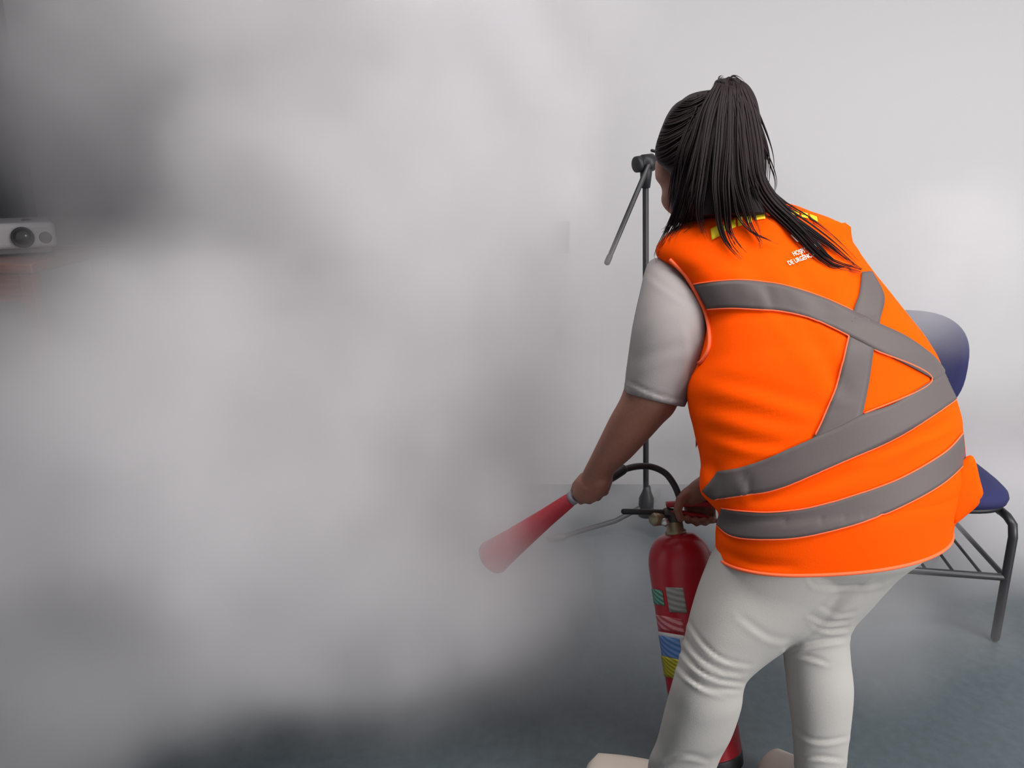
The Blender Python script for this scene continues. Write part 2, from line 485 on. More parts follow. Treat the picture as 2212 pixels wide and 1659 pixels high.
MB().capsule([cp(-0.203, 0.232, 0.205), cp(0.203, 0.232, 0.205)], 0.0095).build('rear_stretcher', M_metal_black, ch)
for k in range(5):
    x = -0.15 + 0.075 * k
    MB().capsule([cp(x, -0.207, 0.211), cp(x, 0.232, 0.211)], 0.0045, 8).build('rack_rod', M_metal_black, ch)
for s in (-1, 1):
    MB().capsule([cp(s * 0.10, 0.12, 0.385), cp(s * 0.10, 0.25, 0.388), cp(s * 0.10, 0.277, 0.43), cp(s * 0.10, 0.290, 0.62), cp(s * 0.10, 0.297, 0.74)], 0.010).build('back_bar', M_metal_black, ch)

# ------------------------------------------------------------------ fire extinguisher
E1, E0 = U(1460, 1152, 1.86), U(1536, 1652, 1.83)
EA = (E1 - E0).normalized(); EL = (E1 - E0).length
ex = empty('fire_extinguisher', E0, 'red carbon dioxide fire extinguisher hanging from the woman\'s right hand', 'fire extinguisher')
ER = 0.074
dome = [(EL - 0.075 + 0.075 * math.sin(a), 0.022 + (ER - 0.022) * math.cos(a) ** 0.9) for a in np.linspace(0, math.pi / 2 * 0.985, 12)]
cylo = MB().lathe(E0, EA, [(0.012, ER * 0.90), (0.014, ER * 0.97), (0.022, ER), (EL * 0.5, ER)] + dome + [(EL + 0.006, 0.021)], 56).build('cylinder', M_red, ex)
MB().lathe(E0, EA, [(0, ER * 0.86), (0.0, ER * 0.95), (0.004, ER * 0.99), (0.030, ER * 1.012), (0.034, ER * 1.0)], 48).build('base_ring', M_black, ex)
MB().lathe(E0 + EA * (EL - 0.004), EA, [(0, 0.024), (0.010, 0.025), (0.014, 0.020), (0.030, 0.019), (0.032, 0.017)], 32).build('neck_collar', M_brass, ex)
VZ = 1.86
vt = E1 + EA * 0.028
valve = MB().capsule([vt - EA * 0.008, vt + EA * 0.020, U(1440, 1108, VZ)], [0.017, 0.016, 0.013]).build('valve_body', mat('valve_dark', (0.045, 0.042, 0.034), 0.5), ex)
MB().lathe(U(1433, 1122, VZ - 0.004), U(1403, 1122, VZ - 0.03) - U(1433, 1122, VZ - 0.004), [(0, 0.009), (0.008, 0.014), (0.030, 0.0155), (0.036, 0.012)], 24).build('outlet_cap', M_brass, ex)
MB().lathe(U(1436, 1128, VZ - 0.016), ray(1436, 1120) * -1, [(0, 0.009), (0.012, 0.0095), (0.014, 0.007)], 20).build('burst_disc_plug', M_steel, ex)
MB().capsule([U(1446, 1107, VZ), U(1400, 1106, VZ - 0.01), U(1347, 1105, VZ - 0.015)], 0.0068).build('outlet_tube', M_black, ex)
# squeeze levers
def bar(pts, w, h, name, m, par):
    """flat strip lever: path points, half width across view, half height"""
    rr = []
    pts = [Vector(q) for q in pts]
    for i, q in enumerate(pts):
        t = (pts[min(i + 1, len(pts) - 1)] - pts[max(i - 1, 0)]).normalized()
        d = (FWD - t * FWD.dot(t)).normalized(); u = t.cross(d)
        rr.append([q + d * (w * a) + u * (h * b) for a, b in ((-1, -.6), (-.8, -1), (.8, -1), (1, -.6), (1, .6), (.8, 1), (-.8, 1), (-1, .6))])
    return MB().rings(rr).build(name, m, par)
bar([U(1440, 1090, VZ), U(1470, 1088, VZ), U(1520, 1088, VZ + .005), U(1562, 1096, VZ + .01)], 0.012, 0.006, 'squeeze_lever', M_redp, ex)
bar([U(1447, 1106, VZ), U(1475, 1108, VZ), U(1520, 1116, VZ + .005), U(1558, 1128, VZ + .01)], 0.012, 0.005, 'carry_handle', M_redp, ex)
MB().capsule([U(1556, 1088, VZ - .008), U(1560, 1105, VZ - .006)], 0.006).build('safety_pin', M_steel, ex)
bev = bvh_of(cylo)
tw = (1475, 1330)
for nm, x0, x1, y0, y1, mm, off, sl in (
        ('label_patch', 1403, 1431, 1270, 1303, L_green, .0010, .20), ('label_patch', 1438, 1476, 1268, 1322, L_grey, .0010, .05),
        ('label_patch', 1408, 1474, 1326, 1357, L_pink, .0010, .17), ('label_patch', 1413, 1478, 1362, 1416, L_white, .0008, .17),
        ('label_patch', 1424, 1468, 1372, 1420, L_blue, .0016, .17), ('label_patch', 1421, 1466, 1413, 1458, L_yellow, .0022, .25)):
    k = 0.16
    top = [(x0, y0), ((x0 + x1) / 2, y0 + sl * (x1 - x0) / 2), (x1, y0 + sl * (x1 - x0))]
    sh = k * (y1 - y0)
    bot = [(x + sh, y + (y1 - y0)) for x, y in top]
    conform(nm, bev, top, bot, 12, 8, off, mm, ex, (1475, (y0 + y1) / 2), 0.0003)

# hose and discharge horn
h0, h1 = U(1234, 1078, 1.83), U(1062, 1206, 1.99)
hz = h1 - h0; HL = hz.length
hose_pts = [U(1470, 1092, 1.875), U(1466, 1070, 1.885), U(1455, 1045, 1.895), U(1437, 1022, 1.90), U(1410, 1009, 1.90), U(1382, 1007, 1.89), U(1355, 1012, 1.88), U(1338, 1020, 1.87)]
hose_s = [Vector(q) for q in cr([tuple(q) for q in hose_pts], 40)]
MB().tube(hose_s, 0.0078, 14).build('hose', M_black, ex)
gr0 = U(1345, 1014, 1.872)
hr = MB().lathe(h0 - hz.normalized() * 0.008, hz, [(0, 0.010), (0.006, 0.015), (0.02, 0.017), (HL * 0.35, 0.023), (HL * 0.7, 0.033), (HL * 0.94, 0.041), (HL, 0.044), (HL + 0.004, 0.043), (HL * 0.98, 0.039), (HL * 0.6, 0.027), (HL * 0.2, 0.012)], 40).build('discharge_horn', M_redp, ex)
grip = MB().capsule([gr0, U(1325, 1026, 1.864), U(1280, 1052, 1.845), h0], [0.0125, 0.0135, 0.0125, 0.013]).build('horn_grip', M_black, ex)
MB().lathe(h0 - hz.normalized() * 0.012, hz, [(0, 0.013), (0.002, 0.0165), (0.010, 0.0165), (0.012, 0.013)], 24).build('horn_collar', M_prog, ex)

# ------------------------------------------------------------------ the woman
wo = empty('person', (0.72, 1.60, 0), 'person in orange safety vest and white trousers bending forward with a fire extinguisher', 'person')

# outline rows: left x,y, right x,y, depth, half thickness
VEST = [
    (1549, 1176, 2056, 1148, 1.655, 0.185),
    (1548, 1140, 2064, 1110, 1.655, 0.188),
    (1552, 1095, 2078, 1050, 1.66, 0.188),
    (1516, 1050, 2084, 985, 1.665, 0.185),
    (1517, 995, 2078, 925, 1.67, 0.182),
    (1502, 930, 2068, 872, 1.675, 0.178),
    (1486, 845, 2040, 808, 1.685, 0.172),
    (1512, 780, 2012, 752, 1.695, 0.162),
    (1528, 705, 1972, 694, 1.71, 0.152),
    (1508, 645, 1930, 640, 1.72, 0.142),
    (1470, 592, 1886, 585, 1.735, 0.132),
    (1420, 553, 1846, 530, 1.75, 0.118),
    (1440, 515, 1822, 497, 1.765, 0.100),
    (1500, 482, 1765, 472, 1.775, 0.080),
    (1545, 462, 1722, 452, 1.78, 0.068),
    (1570, 448, 1690, 440, 1.782, 0.060),
]
NV, SV = 130, 120
VTILT = ([0, 0.12, 0.35, 1], [0.25, 0.20, 0.07, 0.0])
vrings = loft(VEST, NV, SV, 0.0, 2.25, tilts=VTILT)
VB = MB().rings(vrings, cap=False)
vest = VB.build('vest', M_vest, wo)
vest_folds = [
    ([(1735, 700), (1775, 760), (1822, 850)], 13, 0.007), ([(1690, 690), (1740, 760), (1800, 850)], 10, 0.004),
    ([(1530, 815), (1640, 840), (1770, 880)], 15, 0.005), ([(1500, 870), (1600, 890), (1720, 915)], 16, 0.004), ([(1530, 930), (1620, 955), (1700, 960)], 12, 0.004),
    ([(1600, 1085), (1720, 1060), (1900, 1000)], 14, 0.005), ([(1880, 985), (1980, 935), (2060, 900)], 12, 0.006),
    ([(1700, 560), (1760, 640), (1800, 700)], 18, 0.003), ([(1870, 560), (1840, 610), (1835, 640)], 16, 0.006),
    ([(1560, 1190), (1620, 1215), (1720, 1225)], 9, 0.004), ([(1540, 1000), (1548, 1040), (1540, 1080)], 12, 0.006),
    ([(1600, 1020), (1615, 1045), (1625, 1075)], 9, 0.004), ([(1650, 615), (1662, 640), (1668, 668)], 10, 0.003), ([(2050, 905), (2030, 925), (1990, 945)], 10, 0.005),
    ([(1600, 560), (1640, 600), (1655, 640)], 20, 0.003),
]
fold(vest, vest_folds)
vb = bvh_of(vest)
vm = vest.modifiers.new('thickness', 'SOLIDIFY'); vm.thickness = 0.003; vm.offset = -1
tow = (1780, 850)

def far_strip(mb, tR, tL):
    """carry a waist band round the hidden front of the vest: section parameters of its edges at right and left"""
    n = 40; m = 5; v = []
    for i in range(n + 1):
        a = i / n; th = math.pi * (0.02 + 0.96 * a); j = th / (2 * math.pi) * SV
        for k in range(m):
            e = k / (m - 1)
            t = (tR[0] + (tR[1] - tR[0]) * e) * (1 - a) + (tL[0] + (tL[1] - tL[0]) * e) * a
            i0 = min(int(t), NV - 2); fu = t - i0; j0 = int(j) % SV; j1 = (j0 + 1) % SV; g = j - int(j)
            q = lambda r: vrings[r][j0].lerp(vrings[r][j1], g)
            p = q(i0).lerp(q(i0 + 1), fu)
            c = sum(vrings[i0], Vector()) / SV
            v.append(p + (p - c).normalized() * 0.003)
    f = [(i * m + k, (i + 1) * m + k, (i + 1) * m + k + 1, i * m + k + 1) for i in range(n) for k in range(m - 1)]
    mb.add(v, f)
def tfrac(k): return k / (len(VEST) - 1) * (NV - 1)

S1t = [(1500, 613), (1550, 608), (1604, 606), (1678, 614), (1734, 629), (1786, 647), (1840, 672), (1899, 701), (1951, 725), (1990, 751), (2020, 776), (2046, 812)]
S1b = [(1530, 668), (1570, 667), (1604, 668), (1691, 675), (1756, 692), (1800, 711), (1832, 727), (1886, 755), (1951, 786), (2000, 812), (2014, 822), (2040, 842)]
conform('shoulder_tape', vb, S1t, S1b, 90, 7, 0.0032, M_tape, vest, tow)
S2l = [(1860, 590), (1855, 634), (1842, 672), (1832, 727), (1808, 825), (1777, 903), (1752, 952), (1744, 970)]
S2r = [(1882, 588), (1908, 640), (1900, 690), (1886, 755), (1875, 829), (1862, 894), (1856, 915), (1846, 940)]
conform('shoulder_tape', vb, S2l, S2r, 70, 7, 0.0029, M_tape, vest, tow)
B1t = [(1553, 1018), (1604, 1009), (1678, 981), (1756, 946), (1812, 922), (1862, 896), (1929, 872), (2012, 822), (2036, 806)]
B1b = [(1520, 1060), (1547, 1079), (1604, 1070), (1682, 1055), (1799, 1007), (1908, 959), (1994, 911), (2056, 869), (2063, 862)]
conform('waist_tape', vb, B1t, B1b, 90, 8, 0.0037, M_tape, vest, tow)
B2t = [(1560, 1096), (1604, 1103), (1669, 1105), (1756, 1094), (1864, 1063), (1951, 1029), (2038, 977), (2077, 936)]
B2b = [(1551, 1135), (1578, 1157), (1625, 1165), (1712, 1163), (1799, 1146), (1886, 1120), (1973, 1081), (2038, 1042), (2083, 1000)]
conform('waist_tape', vb, B2t, B2b, 90, 8, 0.0035, M_tape, vest, tow)
fs = MB(); far_strip(fs, (tfrac(5.9), tfrac(5.1)), (tfrac(3.6), tfrac(2.9))); fs.build('front_tape', M_tape, vest)
fs = MB(); far_strip(fs, (tfrac(4.1), tfrac(3.0)), (tfrac(2.0), tfrac(1.0))); fs.build('front_tape', M_tape, vest)

def edge_tube(name, pts, rad, m, par, n=60, off=0.002):
    P = resample(pts, n); v = []
    for x, y in P:
        loc, nor = hit(vb, x, y, tow)
        if loc is not None: v.append(loc + nor * off)
    return MB().tube(v, rad, 8).build(name, m, par)
edge_tube('armhole_binding', [(1448, 560), (1480, 592), (1505, 632), (1524, 672), (1533, 710), (1533, 750), (1520, 778), (1511, 786)], 0.0042, M_trim, vest)
# hem binding all the way round
MB().tube([vest.data.vertices[k % SV].co.copy() for k in range(SV + 1)], 0.0036, 8).build('hem_binding', M_trim, vest)
for k, (pl) in enumerate((S1t[:7], S1b[:7], B1b[1:], B2t, B2b)):
    edge_tube('tape_piping', pl, 0.0016, M_trim, vest, 80, 0.003)
edge_tube('tape_piping', S2l[3:6] + [(1759, 940)], 0.0016, M_trim, vest, 50, 0.003)
edge_tube('tape_piping', [(1886, 757), (2011, 821), (1864, 894), (1876, 826), (1886, 757)][:3], 0.0016, M_trim, vest, 50, 0.003)

# flapped pocket standing off the vest's right side
pk = []
PKO = [(2058, 1008), (2092, 984), (2106, 992), (2116, 1032), (2124, 1066), (2117, 1078), (2114, 1090), (2092, 1110), (2056, 1134), (2052, 1090)]
rr = []
cxp = (2085, 1060)
for z, sc in ((1.585, 0.80), (1.590, 0.95), (1.62, 1.0), (1.67, 1.0), (1.70, 0.9)):
    rr.append([U(cxp[0] + (x - cxp[0]) * sc, cxp[1] + (y - cxp[1]) * sc, z) for x, y in resample(PKO + PKO[:1], 49)[:-1]])
pko = MB().rings(rr).build('pocket', M_vest, vest)
pbv = bvh_of(pko)
# raised right shoulder edge of the vest
rr = []
for z, sc in ((1.775, 0.9), (1.778, 1.0), (1.800, 1.0), (1.803, 0.9)):
    O = [(1772, 492), (1795, 483), (1826, 481), (1838, 490), (1840, 510), (1848, 548), (1820, 560), (1780, 530)]
    rr.append([U(1810 + (x - 1810) * sc, 515 + (y - 515) * sc, z) for x, y in O])
MB().rings(rr).build('shoulder_flap', M_vest, vest)

# printing on the back
def print_text(txt, origin, xdir, ydir, m, name, off=0.003, bold=0.0, arc=None):
    """lettering laid on the vest: origin pixel of the baseline start, pixel vectors of one em along and up"""
    cu = bpy.data.curves.new('t', 'FONT'); cu.body = txt; cu.size = 1.0; cu.offset = bold; cu.resolution_u = 3
    to = bpy.data.objects.new('t', cu); scene.collection.objects.link(to)
    me = bpy.data.meshes.new_from_object(to.evaluated_get(bpy.context.evaluated_depsgraph_get()))
    v = []
    for q in me.vertices:
        if arc: px, py = arc(q.co.x, q.co.y)
        else: px = origin[0] + xdir[0] * q.co.x + ydir[0] * q.co.y; py = origin[1] + xdir[1] * q.co.x + ydir[1] * q.co.y
        loc, nor = hit(vb, px, py, tow)
        v.append(loc + nor * off if loc is not None else U(px, py, 1.7))
    f = [tuple(p.vertices) for p in me.polygons]
    bpy.data.objects.remove(to); bpy.data.curves.remove(cu)
    return mesh_obj(name, v, f, m, vest, smooth=False)
print_text('HOSPITAL', (1714, 555), (8.8, -3.0), (-8.1, -12.8), M_pwhite, 'printed_lettering', bold=0.012)
print_text('DE URGÊNCIAS', (1704, 575), (8.9, -3.3), (-8.4, -12.6), M_pwhite, 'printed_lettering', bold=0.012)
def patch(name, poly, m, off):
    c = np.mean(poly, 0); v = []; f = []
    P = resample(list(poly) + [poly[0]], 40)[:-1] if False else np.array(poly, float)
    for x, y in P:
        loc, nor = hit(vb, x, y, tow); v.append(loc + nor * off)
    loc, nor = hit(vb, c[0], c[1], tow); v.append(loc + nor * off); n = len(P)
    f = [(i, (i + 1) % n, n) for i in range(n)]
    return mesh_obj(name, v, f, m, vest, False)
cross = [(1706, 509), (1716, 505), (1732, 497), (1744, 506), (1756, 500), (1770, 511), (1758, 518), (1772, 530), (1757, 538), (1741, 524), (1720, 524)]
patch('printed_emblem', cross, M_pwhite, 0.0030)
patch('printed_emblem', [(1726 + (x - 1726) * .74 + 2, 513 + (y - 513) * .74) for x, y in cross], M_pred_shade, 0.0038)
# arched yellow lettering under the collar, mostly hidden by hair
YA = resample([(1535, 508), (1560, 495), (1600, 478), (1650, 468), (1700, 462), (1740, 468), (1790, 486)], 120)
for (a, b, h) in ((0, 9, 24), (12, 16, 14), (21, 26, 18), (28, 33, 20), (37, 42, 18), (45, 55, 12), (72, 78, 12), (80, 88, 12), (90, 97, 11), (99, 106, 10)):
    top = [YA[k] - np.array((0, h * 0.5)) for k in (a, (a + b) // 2, b)]
    bot = [YA[k] + np.array((2, h * 0.5)) for k in (a, (a + b) // 2, b)]
    conform('yellow_letter', vb, top, bot, 6, 4, 0.003, M_yellow, vest, tow, 0.0004)

# ---- skin: one continuous body
B = MB()
B.rings(loft(VEST, 60, 40, 0.022, 2.25, tilts=VTILT))
# neck
B.capsule([U(1640, 500, 1.78), U(1600, 440, 1.785), U(1560, 390, 1.79)], [0.062, 0.052, 0.054])
# head
HC = U(1532, 335, 1.79)
ha, ht = math.radians(48), math.radians(24)
HF = Vector((-math.sin(ha) * math.cos(ht), math.cos(ha) * math.cos(ht), -math.sin(ht)))
HR = HF.cross(Vector((0, 0, 1))).normalized(); HU = HR.cross(HF).normalized()
def H(r, f, u): return HC + HR * r + HF * f + HU * u
B.ball(H(0, -0.005, 0.015), HR * 0.076, HF * 0.094, HU * 0.098, 28, 18)
B.ball(H(0, 0.025, -0.045), HR * 0.062, HF * 0.066, HU * 0.070, 24, 16)      # lower face
B.ball(H(0, 0.062, -0.098), HR * 0.026, HF * 0.022, HU * 0.020)               # chin
B.capsule([H(0, 0.090, 0.004), H(0, 0.108, -0.022), H(0, 0.113, -0.034)], [0.008, 0.011, 0.013])   # nose
for s in (-1, 1):
    B.ball(H(s * 0.011, 0.100, -0.036), HR * 0.008, HF * 0.009, HU * 0.007)
    B.ball(H(s * 0.043, 0.062, -0.026), HR * 0.026, HF * 0.026, HU * 0.022)   # cheekbones
    B.capsule([H(s * 0.014, 0.086, 0.022), H(s * 0.034, 0.082, 0.026), H(s * 0.052, 0.066, 0.018)], [0.008, 0.009, 0.007])  # brow
    B.ball(H(s * 0.073, -0.012, -0.012), HR * 0.010, HF * 0.018, HU * 0.030)  # ears
B.capsule([H(-0.020, 0.088, -0.064), H(0, 0.094, -0.062), H(0.020, 0.088, -0.064)], [0.005, 0.008, 0.005])
B.capsule([H(-0.018, 0.086, -0.073), H(0, 0.091, -0.075), H(0.018, 0.086, -0.073)], [0.005, 0.008, 0.005])
# visible cheek and temple line
B.rings(loft([(1440, 325, 1520, 325, 1.812, 0.048), (1418, 345, 1515, 345, 1.812, 0.056), (1415, 368, 1510, 368, 1.812, 0.056), (1416, 386, 1510, 386, 1.812, 0.054), (1427, 402, 1510, 402, 1.812, 0.052), (1430, 416, 1510, 416, 1.812, 0.052), (1428, 434, 1510, 434, 1.812, 0.048), (1437, 452, 1510, 452, 1.812, 0.036), (1456, 468, 1505, 468, 1.812, 0.026)], 30, 28))
# left arm
LARM = [(1435, 590, 1520, 640, 1.75, 0.040), (1390, 660, 1500, 690, 1.70, 0.048), (1365, 770, 1490, 790, 1.68, 0.050), (1344, 850, 1462, 880, 1.69, 0.046),
        (1318, 900, 1432, 915, 1.71, 0.044), (1296, 945, 1400, 950, 1.735, 0.041), (1274, 990, 1362, 990, 1.765, 0.036), (1258, 1022, 1330, 1018, 1.79, 0.029), (1250, 1045, 1322, 1040, 1.805, 0.026)]
B.rings(loft(LARM, 40, 28))
# left hand: palm over the horn grip, fingers curled round it
B.capsule([U(1290, 1035, 1.800), U(1272, 1062, 1.818)], [0.031, 0.029])
B.capsule([U(1264, 1044, 1.803), U(1254, 1066, 1.815)], [0.022, 0.020])
B.capsule([U(1306, 1034, 1.812), U(1300, 1054, 1.826)], [0.020, 0.019])
for (kx, ky, fr, l) in ((1252, 1068, .0092, 1.0), (1270, 1066, .0096, 1.08), (1288, 1060, .0092, 1.03), (1304, 1052, .0082, 0.85)):
    zb = 1.815 + (kx - 1252) * 0.0003
    B.capsule([U(kx, ky, zb), U(kx + 3, ky + 15 * l, zb + 0.012), U(kx + 5, ky + 13 * l, zb + 0.036 * l), U(kx + 2, ky - 4, zb + 0.050 * l), U(kx - 3, ky - 16, zb + 0.046 * l)], [fr, fr, fr * .96, fr * .9, fr * .8], 10)
B.capsule([U(1262, 1030, 1.81), U(1246, 1048, 1.825), U(1240, 1062, 1.840), U(1243, 1070, 1.856)], [0.012, 0.0115, 0.010, 0.0085], 10)   # thumb
# right arm, hidden in front of the body
B.capsule([U(1755, 575, 1.80), U(1765, 690, 1.93), U(1735, 830, 1.99), U(1640, 950, 1.965), U(1545, 1040, 1.885), U(1508, 1062, 1.862)], [0.062, 0.052, 0.047, 0.042, 0.031, 0.027])
# right hand round the carrying handle
B.capsule([U(1510, 1062, 1.862), U(1490, 1074, 1.866)], [0.026, 0.025])
B.capsule([U(1530, 1076, 1.885), U(1478, 1078, 1.882)], [0.018, 0.020])
for (kx, fr, l) in ((1484, .0092, 1.0), (1503, .0095, 1.06), (1521, .0092, 1.0), (1538, .0082, 0.85)):
    ky = 1082 + (kx - 1484) * 0.12
    B.capsule([U(kx, ky, 1.892), U(kx + 2, ky + 22, 1.896), U(kx + 3, ky + 41 * l, 1.880), U(kx + 2, ky + 43 * l, 1.858), U(kx, ky + 36 * l, 1.842)], [fr * 1.05, fr, fr, fr * .95, fr * .85], 10)
B.capsule([U(1490, 1066, 1.858), U(1470, 1080, 1.846), U(1463, 1104, 1.840), U(1470, 1122, 1.838)], [0.014, 0.0125, 0.0108, 0.0090], 10)
# legs
LLEG = [(1552, 1165, 1830, 1165, 1.66, 0.15), (1532, 1205, 1850, 1255, 1.645, 0.135), (1508, 1265, 1820, 1320, 1.635, 0.125), (1490, 1325, 1755, 1372, 1.625, 0.115), (1476, 1385, 1690, 1412, 1.615, 0.103),
        (1463, 1435, 1636, 1452, 1.605, 0.088), (1450, 1480, 1609, 1482, 1.605, 0.080), (1436, 1530, 1602, 1530, 1.62, 0.080), (1420, 1595, 1580, 1595, 1.645, 0.078), (1402, 1640, 1556, 1640, 1.665, 0.072), (1400, 1690, 1536, 1690, 1.69, 0.062), (1404, 1712, 1532, 1712, 1.70, 0.060)]
RLEG = [(1700, 1150, 2040, 1150, 1.67, 0.15), (1720, 1215, 2012, 1195, 1.67, 0.135), (1712, 1275, 1945, 1250, 1.67, 0.120), (1700, 1330, 1882, 1318, 1.665, 0.105), (1692, 1380, 1840, 1368, 1.66, 0.085), (1694, 1425, 1838, 1420, 1.66, 0.075),
        (1700, 1490, 1845, 1490, 1.665, 0.074), (1710, 1560, 1840, 1560, 1.675, 0.068), (1714, 1625, 1832, 1625, 1.685, 0.062), (1716, 1670, 1828, 1670, 1.695, 0.058), (1720, 1706, 1824, 1706, 1.70, 0.056)]
B.rings(loft(LLEG, 40, 32, 0.026)); B.rings(loft(RLEG, 40, 32, 0.026))
def foot(toe, heel, mb, w=0.043, grow=0.0):
    toe, heel = Vector(toe), Vector(heel); d = toe - heel
    n = 14; rr = []
    s = d.cross(Vector((0, 0, 1))).normalized()
    for i in range(n):
        a = i / (n - 1)
        ww = w * (0.62 + 0.42 * math.sin(math.pi * (a * 0.82 + 0.08))) * (1 if 0.03 < a < 0.97 else 0.55)
        hh = (0.088 * (1 - a) + 0.052 * a) * (1 if a < 0.94 else 0.6) * (1 if a > 0.04 else 0.8) + grow
        ww += grow
        rr.append([heel + d * a + s * (ww * math.cos(t)) + Vector((0, 0, max(0.0, hh * (0.5 + 0.5 * math.sin(t))) if True else 0)) for t in [2 * math.pi * j / 20 for j in range(20)]])
    mb.rings(rr); return rr
lt = U(1268, 1682, 1.80); lt.z = 0.004
lh = U(1476, 1748, 1.72); lh.z = 0.004
rt = U(1650, 1668, 1.83); rt.z = 0.004
rh = U(1778, 1762, 1.70); rh.z = 0.004
foot(lt + (lh - lt) * 0.05, lh + (lt - lh) * 0.05, B, 0.036); foot(rt + (rh - rt) * 0.05, rh + (rt - rh) * 0.05, B, 0.036)
body = remeshed('body', B, 0.0042, 3, M_skin, wo)
for s in (-1, 1):
    e = MB().ball(H(s * 0.031, 0.080, 0.004), HR * 0.0125, HF * 0.0125, HU * 0.0125, 16, 10).build('eye', M_eye, wo)
    MB().ball(H(s * 0.031, 0.0895, 0.003), HR * 0.0058, HF * 0.004, HU * 0.0058, 12, 8).build('iris', M_black, e)

# ---- trousers
T = MB()
T.rings(loft(LLEG, 70, 44)); T.rings(loft(RLEG, 70, 44))
T.rings(loft([(1560, 1120, 2060, 1080, 1.66, 0.165), (1550, 1160, 2052, 1140, 1.66, 0.165), (1556, 1195, 2020, 1182, 1.66, 0.15), (1620, 1230, 1975, 1222, 1.66, 0.12), (1690, 1290, 1900, 1280, 1.665, 0.09)], 24, 48))
tro = remeshed('trousers', T, 0.0045, 8, M_white, wo)
fold(tro, [
    ([(1466, 1398), (1505, 1442), (1552, 1466), (1606, 1476)], 5, 0.0035), ([(1474, 1372), (1512, 1420), (1555, 1446), (1600, 1456)], 5, 0.003), ([(1458, 1430), (1490, 1464), (1535, 1486), (1596, 1490)], 5, 0.003),
    ([(1486, 1340), (1522, 1392), (1565, 1424), (1620, 1436)], 5, 0.0025), ([(1480, 1455), (1525, 1488), (1570, 1500)], 5, 0.002), ([(1500, 1425), (1540, 1450), (1575, 1458)], 4, 0.002),
    ([(1752, 1332), (1785, 1343), (1830, 1340)], 5, 0.004), ([(1760, 1350), (1795, 1360), (1832, 1357)], 5, 0.004), ([(1775, 1312), (1812, 1325), (1848, 1320)], 5, 0.003), ([(1700, 1402), (1750, 1388), (1824, 1378)], 6, 0.005),
    ([(1705, 1412), (1745, 1418), (1790, 1432)], 5, 0.003), ([(1712, 1570), (1745, 1594), (1785, 1600), (1828, 1592)], 5, 0.003), ([(1716, 1640), (1760, 1634), (1820, 1640)], 5, 0.003),
    ([(1692, 1405), (1730, 1360), (1790, 1310), (1850, 1270)], 14, 0.006),
    ([(1750, 1252), (1770, 1266), (1850, 1268), (1905, 1258)], 5, 0.003), ([(1440, 1640), (1480, 1630), (1530, 1640)], 6, 0.003), ([(1600, 1330), (1660, 1372), (1720, 1385)], 8, 0.0015),
])

# ---- t-shirt: body under the vest and two sleeves
S = MB()
S.rings(loft(VEST[1:-1], 60, 48, 0.014, 2.25, tilts=VTILT))
S.rings(loft([(1420, 562, 1520, 630, 1.765, 0.045), (1398, 572, 1520, 648, 1.745, 0.052), (1380, 640, 1527, 690, 1.705, 0.064), (1366, 705, 1522, 745, 1.68, 0.066), (1355, 780, 1506, 805, 1.68, 0.064), (1348, 836, 1484, 868, 1.685, 0.062), (1346, 846, 1480, 880, 1.686, 0.060)], 40, 40))
S.capsule([U(1755, 575, 1.80), U(1770, 650, 1.88), U(1760, 720, 1.94)], [0.070, 0.066, 0.064])
tee = remeshed('tshirt', S, 0.005, 3, M_tee, wo)
fold(tee, [([(1352, 822), (1400, 845), (1440, 858), (1478, 864)], 4, 0.0025), ([(1400, 590), (1440, 620), (1500, 660)], 7, 0.0012), ([(1380, 690), (1430, 660), (1480, 650)], 14, 0.0014), ([(1370, 780), (1420, 760), (1490, 740)], 14, 0.0014), ([(1490, 700), (1500, 760), (1488, 830)], 10, 0.002)])

# ---- shoes
for toe, heel in ((lt, lh), (rt, rh)):
    q = MB(); foot(toe, heel, q, 0.044, 0.006)
    for v in q.v: v.z += 0.012
    so = q.build('shoe', M_shoe, wo)
    q = MB(); d = (toe - heel); s_ = d.cross(Vector((0, 0, 1))).normalized(); d_ = d.normalized()
    ring = []
    for j in range(40):
        t = 2 * math.pi * j / 40
        c, s2 = math.cos(t), math.sin(t)
        ring.append((heel + toe) / 2 + d_ * ((d.length / 2 + 0.006) * math.copysign(abs(c) ** 0.8, c)) + s_ * (0.047 * (1 + 0.10 * c) * math.copysign(abs(s2) ** 0.75, s2)))
    lo = [Vector((p.x, p.y, 0.0005)) for p in ring]; hi = [Vector((p.x, p.y, 0.024)) for p in ring]
    q.rings([lo, hi]); q.build('sole', M_sole, so)

